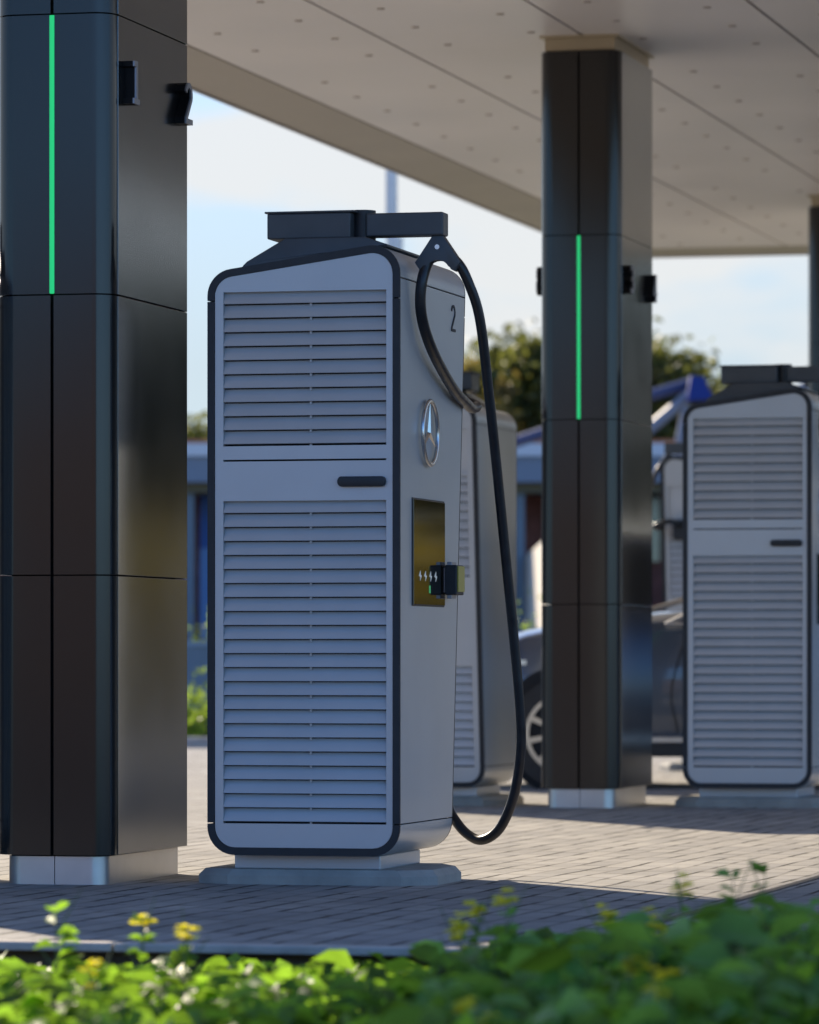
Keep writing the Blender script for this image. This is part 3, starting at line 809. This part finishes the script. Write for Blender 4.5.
b = MB(); b.box(X0, X1, -.1, 1.19, bz(493), bz(483.3)); b.build('canopy_soffit', bmat('olive soffit', (.12, .10, .05)), bl)
for px in (190, 330, 520.5, 600, 760, 900):
    b = MB(); b.box(bx(px) - .06, bx(px) + .05, .0, .12, 0, bz(493.3)); b.build('post', colb, bl)
for px0, px1, py0, py1, m in ((196.5, 300, 490, 546, bluep), (196.5, 300, 546.5, 640, blueq), (560, 640, 500, 660, bluep), (652, 664, 493.6, 560, M['glass_screen'])):
    b = MB(); b.box(bx(px0), bx(px1), 1.0, 1.19, max(bz(py1), .02), min(bz(py0), bz(493.5))); b.build('wall_panel', m, bl)
b = MB(); b.box(1.47, 1.72, -9.5, 1.1, -.12, 2.12); b.build('side_wall', cream, bl)
# low wall in front of the building, left
o = empty('low_wall', gp(200, 52)); tag(o, 'low blue-grey wall seen left of the nearest charging station', 'wall')
b = MB(); b.box(-9, 4.2, 0, .25, -.12, .95); b.build('wall', bmat('blue grey render', (.20, .24, .29), .85, noise=.08), o)
b = MB(); b.box(-9.02, 4.22, -.02, .27, .953, 1.0); b.build('coping', bmat('coping stone', (.3, .36, .45), .8), o)

# blue folded awning structure above the building
aw = empty('blue_awning_frame', gp(690, 56)); tag(aw, 'blue folded awning with slanting blue beams above the far roof', 'awning')
Yb = 56.0
def ap(px, py, dy=0): return Vector(((px - 690) * Yb / FPX, dy, EYE + (HY - py) * Yb / FPX))
bl_paint = bmat('blue steel', (.06, .07, .15), .45); bl_cloth = bmat('blue cloth', (.012, .03, .19), .7)
pale = bmat('pale lilac steel', (.24, .245, .30), .5)
b = MB(); b.tube([ap(640, 437), ap(693, 392)], .07, 8); b.build('beam', pale, aw)
b = MB(); b.tube([ap(628, 402), ap(690, 383, .2)], .07, 8); b.build('beam', bl_paint, aw)
b = MB(); b.tube([ap(500, 447), ap(560, 427)], .07, 8); b.build('beam', bl_paint, aw)
b = MB(); b.loft([[ap(690, 376, -.2), ap(703, 378, -.2), ap(703, 378, .3), ap(690, 376, .3)], [ap(685, 402, -.3), ap(712, 400, -.3), ap(712, 400, .4), ap(685, 402, .4)]]); b.build('cloth', bl_cloth, aw)
b = MB(); b.tube([ap(687, 400), ap(679, 442)], .05, 8); b.tube([ap(679, 442), ap(679, 655)], .04, 8); b.build('post', pale, aw)
b = MB(); b.tube([ap(804, 383), ap(804, 655)], .06, 8); b.build('post', pale, aw)
b = MB(); b.tube([ap(804, 384), ap(800, 395)], .05, 8); b.build('flag', bl_cloth, aw)

# ------------------------------------------------------------------ trees
bark = mat('bark', (.10, .075, .055), .9, noise=.3, nscale=6, bump=.5, bscale=20)
def leaf_quads(b, rnd, c, size, up=0.3):
    n = Vector((rnd.gauss(0, 1), rnd.gauss(0, 1), rnd.gauss(0, 1) + up)).normalized()
    u = n.orthogonal().normalized(); u = Quaternion(n, rnd.uniform(0, 6.28)) @ u; v = n.cross(u)
    a = size * rnd.uniform(.6, 1.2); w = a * rnd.uniform(.45, .7)
    b.face([c - u * a, c + v * w * .9 + n * a * .12, c + u * a, c - v * w + n * a * .1])
def crown(rnd, rx, rz_, zc, nclump, nleaf, size, dens=1.0):
    b = MB(); cl = []
    for i in range(nclump):
        while True:
            p = Vector((rnd.uniform(-1, 1), rnd.uniform(-1, 1), rnd.uniform(-1, 1)))
            if .25 < p.length < 1: break
        p *= (.75 + .25 * rnd.random()) ; q = Vector((p.x * rx, p.y * rx, zc + p.z * rz_)); cl.append(q)
        r = rnd.uniform(.16, .34) * rx
        for k in range(nleaf):
            d = Vector((rnd.gauss(0, 1), rnd.gauss(0, 1), rnd.gauss(0, .8))) * r * .55
            leaf_quads(b, rnd, q + d, size)
    return b, cl
def make_tree(seed, h, rx, m, nclump, nleaf, size, label, loc, low=.28):
    rnd = random.Random(seed)
    t = empty('broadleaf_tree', loc); tag(t, label, 'tree', 'trees behind the far building')
    zc = h * (low + (1 - low) / 2); rzz = h * (1 - low) / 2
    b, cl = crown(rnd, rx, rzz, zc, nclump, nleaf, size); b.build('crown', m, t)
    b = MB(); b.tube([(0, 0, -.1), (.05, 0, h * .3), (-.05, .05, h * .6), (0, 0, h * .85)], [h * .028, h * .022, h * .014, h * .005], 10)
    for q in cl[::max(1, len(cl) // 14)]:
        st = Vector((0, 0, min(q.z * .75, h * .55))); b.tube([st, (st + q) / 2 + Vector((0, 0, .15)), q], [h * .010, h * .006, h * .002], 6)
    b.build('trunk', bark, t, True)
    return t
lg = leafmat('mixed green leaves', (.085, .095, .028), (.20, .21, .04), scale=1.0, var=.5)
ly = leafmat('autumn leaves', (.16, .13, .03), (.28, .22, .05), scale=1.0, var=.5)
ld = leafmat('dark leaves', (.030, .050, .024), (.05, .08, .03), scale=1.0, var=.5)
TY = 78.0
def th(py, Y=TY): return EYE + (HY - py) * Y / FPX
make_tree(1, th(318), 1.75, lg, 95, 150, .10, 'tall olive green tree left of the middle column with yellowing leaves', gp(541, TY))
make_tree(2, th(330), 1.0, ly, 20, 70, .08, 'thin yellow-leaved tree just right of the nearest charging station', gp(474, TY - 2), .45)
make_tree(3, th(320, TY - 3), 1.5, lg, 80, 130, .10, 'rounded green tree showing right of the middle column', gp(668, TY - 3))
make_tree(4, th(386), 1.3, lg, 40, 120, .10, 'small green tree between the left column and the nearest charging station', gp(196, TY))
make_tree(5, th(395, TY + 4), 2.4, ld, 80, 130, .12, 'low dark tree under the olive green tree by the far roof', gp(515, TY + 4), .1)
make_tree(6, th(400, TY + 4), 2.2, ld, 80, 130, .12, 'low dark tree behind the blue awning beams', gp(650, TY + 4), .1)
rnd = random.Random(5)
names = ['broad olive tree', 'tall olive tree', 'leaning olive tree', 'dense olive tree', 'round olive tree', 'wide olive tree', 'ragged olive tree', 'high olive tree', 'far olive tree', 'last olive tree']
src = make_tree(7, 8.5, 3.2, ld, 95, 130, .19, 'yellowing tree far to the right of the chargers, outside the photo', (22, 70, 0), .04)  # unseen trees added so the screen and side faces mirror dark foliage
for i in range(7):
    t = copy_tree(src); t.location = (26.3 + i * 4.2 + rnd.uniform(-1, 1), 70 - i * 3 + rnd.uniform(-3, 3), 0); t.rotation_euler = (0, 0, rnd.uniform(0, 6)); s = rnd.uniform(.8, 1.25)
    t['label'] = ['yellowing tree beyond the right edge of the photo, number %s from the building' % w for w in ('two', 'three', 'four', 'five', 'six', 'seven', 'eight')][i]

# unseen white wall and row of foliage, added for the glossy sides to mirror
wl = empty('garden_wall', (9.6, 38.0, 0), R(4)); tag(wl, 'white rendered wall outside the photo, right of the forecourt', 'wall')
b = MB(); b.box(0, .25, 0, 16, -.13, 2.0); b.build('wall', mat('white render', (.8, .78, .72), .8, noise=.04), wl)
b = MB(); b.box(-.03, .28, -.03, 16.03, 2.003, 2.06); b.build('coping', M['concrete'], wl)
hd = empty('hedge', (12.5, 47, 0), R(-14)); tag(hd, 'long tall mixed hedge outside the photo, right of the far building', 'hedge')
b = MB(); rnd = random.Random(77)
for k in range(26000):
    p = Vector((rnd.uniform(0, 34), rnd.gauss(0, .35), rnd.uniform(-.1, 1.9 + .5 * math.sin(k * 1.7)) )); leaf_quads(b, rnd, p, .13, .3)
b.build('foliage', leafmat('golden hedge', (.17, .14, .025), (.42, .32, .035), .6, .5, .5, .6), hd)  # gold chosen for its reflection in the screen glass
b = MB()
for k in range(40): b.tube([(k * .85, 0, -.1), (k * .85 + .1, 0, 2.4)], [.04, .01], 5)
b.build('stem', bark, hd)
bb = empty('brick_building', (-24, -34, 0), R(12)); tag(bb, 'brown brick building behind the photographer, outside the photo', 'building')  # put behind the camera to give the column fronts a dark brown reflection
b = MB(); b.box(-26, 22, -8, 0, -.2, 6.4); b.build('wall', mat('brown brick', (.20, .13, .09), .9, noise=.2, nscale=4), bb)
b = MB(); b.box(-26.4, 22.4, -8.4, .4, 6.402, 6.8); b.build('roof', M['anthracite'], bb)
for k in range(9):
    b = MB(); b.box(-24 + k * 5, -22 + k * 5, .002, .05, 1.2, 3.0); b.build('window', M['glass_screen'], bb)
# ------------------------------------------------------------------ planting
def leaf(b, base, direction, size, wd, rnd, fold=.25):
    d = direction.normalized(); side = d.cross(Vector((0, 0, 1)))
    if side.length < .05: side = Vector((1, 0, 0))
    side = Quaternion(d, rnd.uniform(-.9, .9)) @ side.normalized(); n = side.cross(d)
    droop = Vector((0, 0, -size * rnd.uniform(.05, .35)))
    m0 = base; m1 = base + d * size * .38; m2 = base + d * size * .72 + droop * .4; tip = base + d * size + droop
    l1 = m1 + side * wd * .5 + n * wd * fold; l2 = m2 + side * wd * .38 + n * wd * fold * .8
    r1 = m1 - side * wd * .5 + n * wd * fold; r2 = m2 - side * wd * .38 + n * wd * fold * .8
    V = [b.bm.verts.new(p) for p in (m0, l1, l2, tip, r2, r1, m1, m2)]
    for q in ((0, 1, 6), (1, 2, 7, 6), (2, 3, 7), (0, 6, 5), (6, 7, 4, 5), (7, 3, 4)):
        f = b.bm.faces.new([V[i] for i in q]); f.material_index = b.mi; f.smooth = True
leaf_b = leafmat('bright bed leaves', (.10, .19, .025), (.24, .43, .03), .50, .60, 9, .55)
leaf_s = leafmat('bed leaves deep', (.12, .26, .055), (.27, .50, .06), .38, .35, 9, .4)  # copy for the shaded half of the bed, colour raised for sky light
stemm = mat('green stem', (.10, .14, .05), .6)
petal = leafmat('yellow petals', (.85, .74, .05), (.95, .85, .05), .6, .12, 20, .5)

def bedplants():
    rnd = random.Random(21); b = MB()
    for i in range(1750):
        Y = rnd.uniform(8.6, 13.1); X = rnd.uniform(-1.55, 1.6) 
        px = CX + X / Y * FPX
        if not (-60 < px < 880): continue
        right = 1 / (1 + math.exp(-(px - 455) / 22))
        hh = rnd.uniform(.09, .20) + right * rnd.uniform(.0, .14)
        if px > 640: hh += rnd.uniform(0, .09)
        hh *= 1.0
        if Y > 11.5: hh = min(hh, .135 + right * .04)
        if Y > 12.3: hh = min(hh, .10 + right * .05)
        lump = math.sin(X * 17 + Y * 3.1) * math.sin(X * 7.3 - Y * 5.2 + 1.3)
        hh *= 1 + .28 * lump
        if lump < -.45 and rnd.random() < .6: continue
        top_limit = EYE - (952 - 36 * right - (14 if px > 690 else 0) + rnd.uniform(-6, 26) - HY) * Y / FPX + .13 - .025   # low planting
        hh = max(.05, min(hh, top_limit))
        base = Vector((X, Y, -.13)); topp = base + Vector((rnd.uniform(-.05, .05), rnd.uniform(-.05, .05), hh))
        nl = rnd.randint(5, 9)
        b.mi = 1; b.tube([base, topp], [.0022, .0012], 4, False)
        for k in range(nl):
            f = .35 + .65 * k / (nl - 1); a = rnd.uniform(0, 6.283)
            d = Vector((math.cos(a), math.sin(a), rnd.uniform(-.1, .5)))
            b.mi = 0 if rnd.random() < (1 - right * .75) else 2
            sz = rnd.uniform(.06, .15) * (1 + .28 * right) * (1 + .18 * lump) * (1.15 - .4 * f)
            leaf(b, base.lerp(topp, f), d, sz, sz * rnd.uniform(.42, .66), rnd)
    o = b.build('ground_cover', [leaf_b, stemm, leaf_s]); tag(o, 'dense leafy green ground cover filling the bed in front of the kerb', 'ground cover', kind='stuff')
bedplants()

def weed(loc, h, seed, label, flowers, leafm, lean=(0, 0), big=1.0):
    rnd = random.Random(seed); t = empty('flowering_weed', loc)
    tag(t, label, 'plant', 'flowering plants rising above the bed')
    top = Vector((lean[0], lean[1], h)); pts = bez([(0, 0, 0), (lean[0] * .2, 0, h * .5), top], 6)
    b = MB(); b.tube(pts, [.004 - .0028 * i / (len(pts) - 1) for i in range(len(pts))], 6)
    tips = [top]
    for k in range(3):
        st = pts[int(len(pts) * (.55 + .12 * k))]; a = rnd.uniform(0, 6.28); e = st + Vector((math.cos(a) * .06, math.sin(a) * .06, .07 + .02 * k)); b.tube([st, e], [.002, .001], 5); tips.append(e)
    b.build('stem', stemm, t)
    b = MB()
    for k in range(int(h * 60)):
        f = rnd.uniform(.25, 1); a = rnd.uniform(0, 6.28); p = Vector(pts[min(int(f * len(pts)), len(pts) - 1)])
        sz = rnd.uniform(.035, .06) * (1.3 - f * .8) * big * 1.3
        leaf(b, p, Vector((math.cos(a), math.sin(a), rnd.uniform(.1, .9))), sz, sz * .5, rnd)
    b.build('foliage', leafm, t)
    if flowers:
        for q in tips[:flowers]:
            b = MB()
            for k in range(7):
                cc = q + Vector((rnd.gauss(0, .012), rnd.gauss(0, .012), rnd.gauss(0, .014)))
                for a in (0, 1.57, 3.14, 4.71):
                    d = Vector((math.cos(a + k), math.sin(a + k), .4)); leaf(b, cc, d, .020, .017, rnd)
            b.build('flower', petal, t)
def wz(py, Y): return EYE + (HY - py) * Y / FPX
specs = [  # px of tip, py of tip, Y, flowers, material, label
    (57, 912, 11.4, 0, leaf_b, 'pale upright sprig at the far left of the bed below the column'),
    (141, 922, 11.6, 1, leaf_b, 'single yellow bloom above the bed just right of the left column'),
    (182, 933, 11.2, 1, leaf_b, 'low yellow-green bloom in the bed under the nearest charger pad'),
    (98, 972, 10.4, 1, leaf_b, 'small yellow bloom deep in the leaves at lower left'),
    (477, 910, 11.5, 2, leaf_s, 'pair of yellow blooms where the sunlit and shaded leaves meet'),
    (505, 904, 11.3, 1, leaf_s, 'bluish stalk with a yellow bloom right of centre in the bed'),
    (459, 930, 11.0, 1, leaf_s, 'short yellow bloom at the left end of the shaded leaves'),
    (605, 920, 11.4, 1, leaf_s, 'greenish bud stalk in the middle of the shaded leaves'),
    (682, 884, 11.3, 2, leaf_s, 'tall stalk with a yellow bloom reaching up to the sunlit paving'),
    (736, 878, 11.5, 0, leaf_s, 'tallest dark green stalk with pointed leaves at the right'),
    (762, 874, 11.8, 0, leaf_s, 'thin stalk with a single bud beside the tallest green stalk'),
    (565, 972, 9.8, 1, leaf_s, 'yellow bloom low down right of the bed centre'),
    (635, 968, 9.6, 3, leaf_s, 'large yellow flower cluster in the shaded leaves'),
    (672, 980, 9.9, 2, leaf_s, 'narrow yellow flower cluster right of the largest cluster'),
    (650, 1004, 9.3, 2, leaf_s, 'yellow cluster at the bottom edge below the largest cluster'),
    (786, 998, 9.4, 3, leaf_s, 'yellow flower cluster in the lower right corner'),
    (464, 1006, 9.4, 2, leaf_s, 'yellow cluster at the bottom edge left of the shaded leaves'),
    (806, 908, 10.6, 0, leaf_s, 'broad-leaved stalk at the right edge of the photo'),
]
for i, (px, py, Y, fl, lm, lab) in enumerate(specs):
    zt = wz(py, Y); weed(gp(px, Y, -.13), zt + .13, 40 + i, lab, fl, lm, (random.uniform(-.01, .01), 0), 1.5 if (px > 720 or px < 100) else 1.05)

# verge with shrubs behind the far kerb
vb = leafmat('verge leaves', (.13, .20, .03), (.30, .42, .05), .5, .4, 2, .5)
def shrub(loc, h, rx, seed, label, m=vb):
    rnd = random.Random(seed); t = empty('verge_shrub', loc); tag(t, label, 'shrub', 'shrubs along the far kerb')
    b = MB()
    for k in range(700):
        p = Vector((rnd.gauss(0, .42) * rx, rnd.gauss(0, .35) * rx, abs(rnd.gauss(.5, .28)) * h)); leaf_quads(b, rnd, p, .05, .6)
    b.build('foliage', m, t)
    b = MB()
    for k in range(5): b.tube([(0, 0, 0), (rnd.uniform(-.3, .3) * rx, rnd.uniform(-.2, .2), h * .7)], [.012, .005], 5)
    b.build('stem', stemm, t)
sh = ['left', 'mid', 'right']
shrub(gp(196, 45.0, -.1), .62, .8, 3, 'bright green shrub beyond the paving between left column and nearest charger')
shrub(gp(204, 54.0, -.1), 1.28, .6, 4, 'yellow-green shrub above the low blue-grey wall', vb)
shrub(gp(532, 50.0, -.1), 1.28, .55, 6, 'yellow-green shrub above the bonnet of the parked car')
shrub(gp(170, 45.3, -.1), .55, .8, 8, 'bright green shrub hidden behind the left column')
b = MB(); b.face([(-60, V_BACK + .12, -.004), (60, V_BACK + .12, -.004), (60, V_BACK + 7, -.004), (-60, V_BACK + 7, -.004)])
o = b.build('verge', mat('verge grass', (.07, .12, .03), .9, noise=.4, nscale=5, bump=.8, bscale=40)); o.rotation_euler = (0, 0, -TH); tag(o, kind='structure')
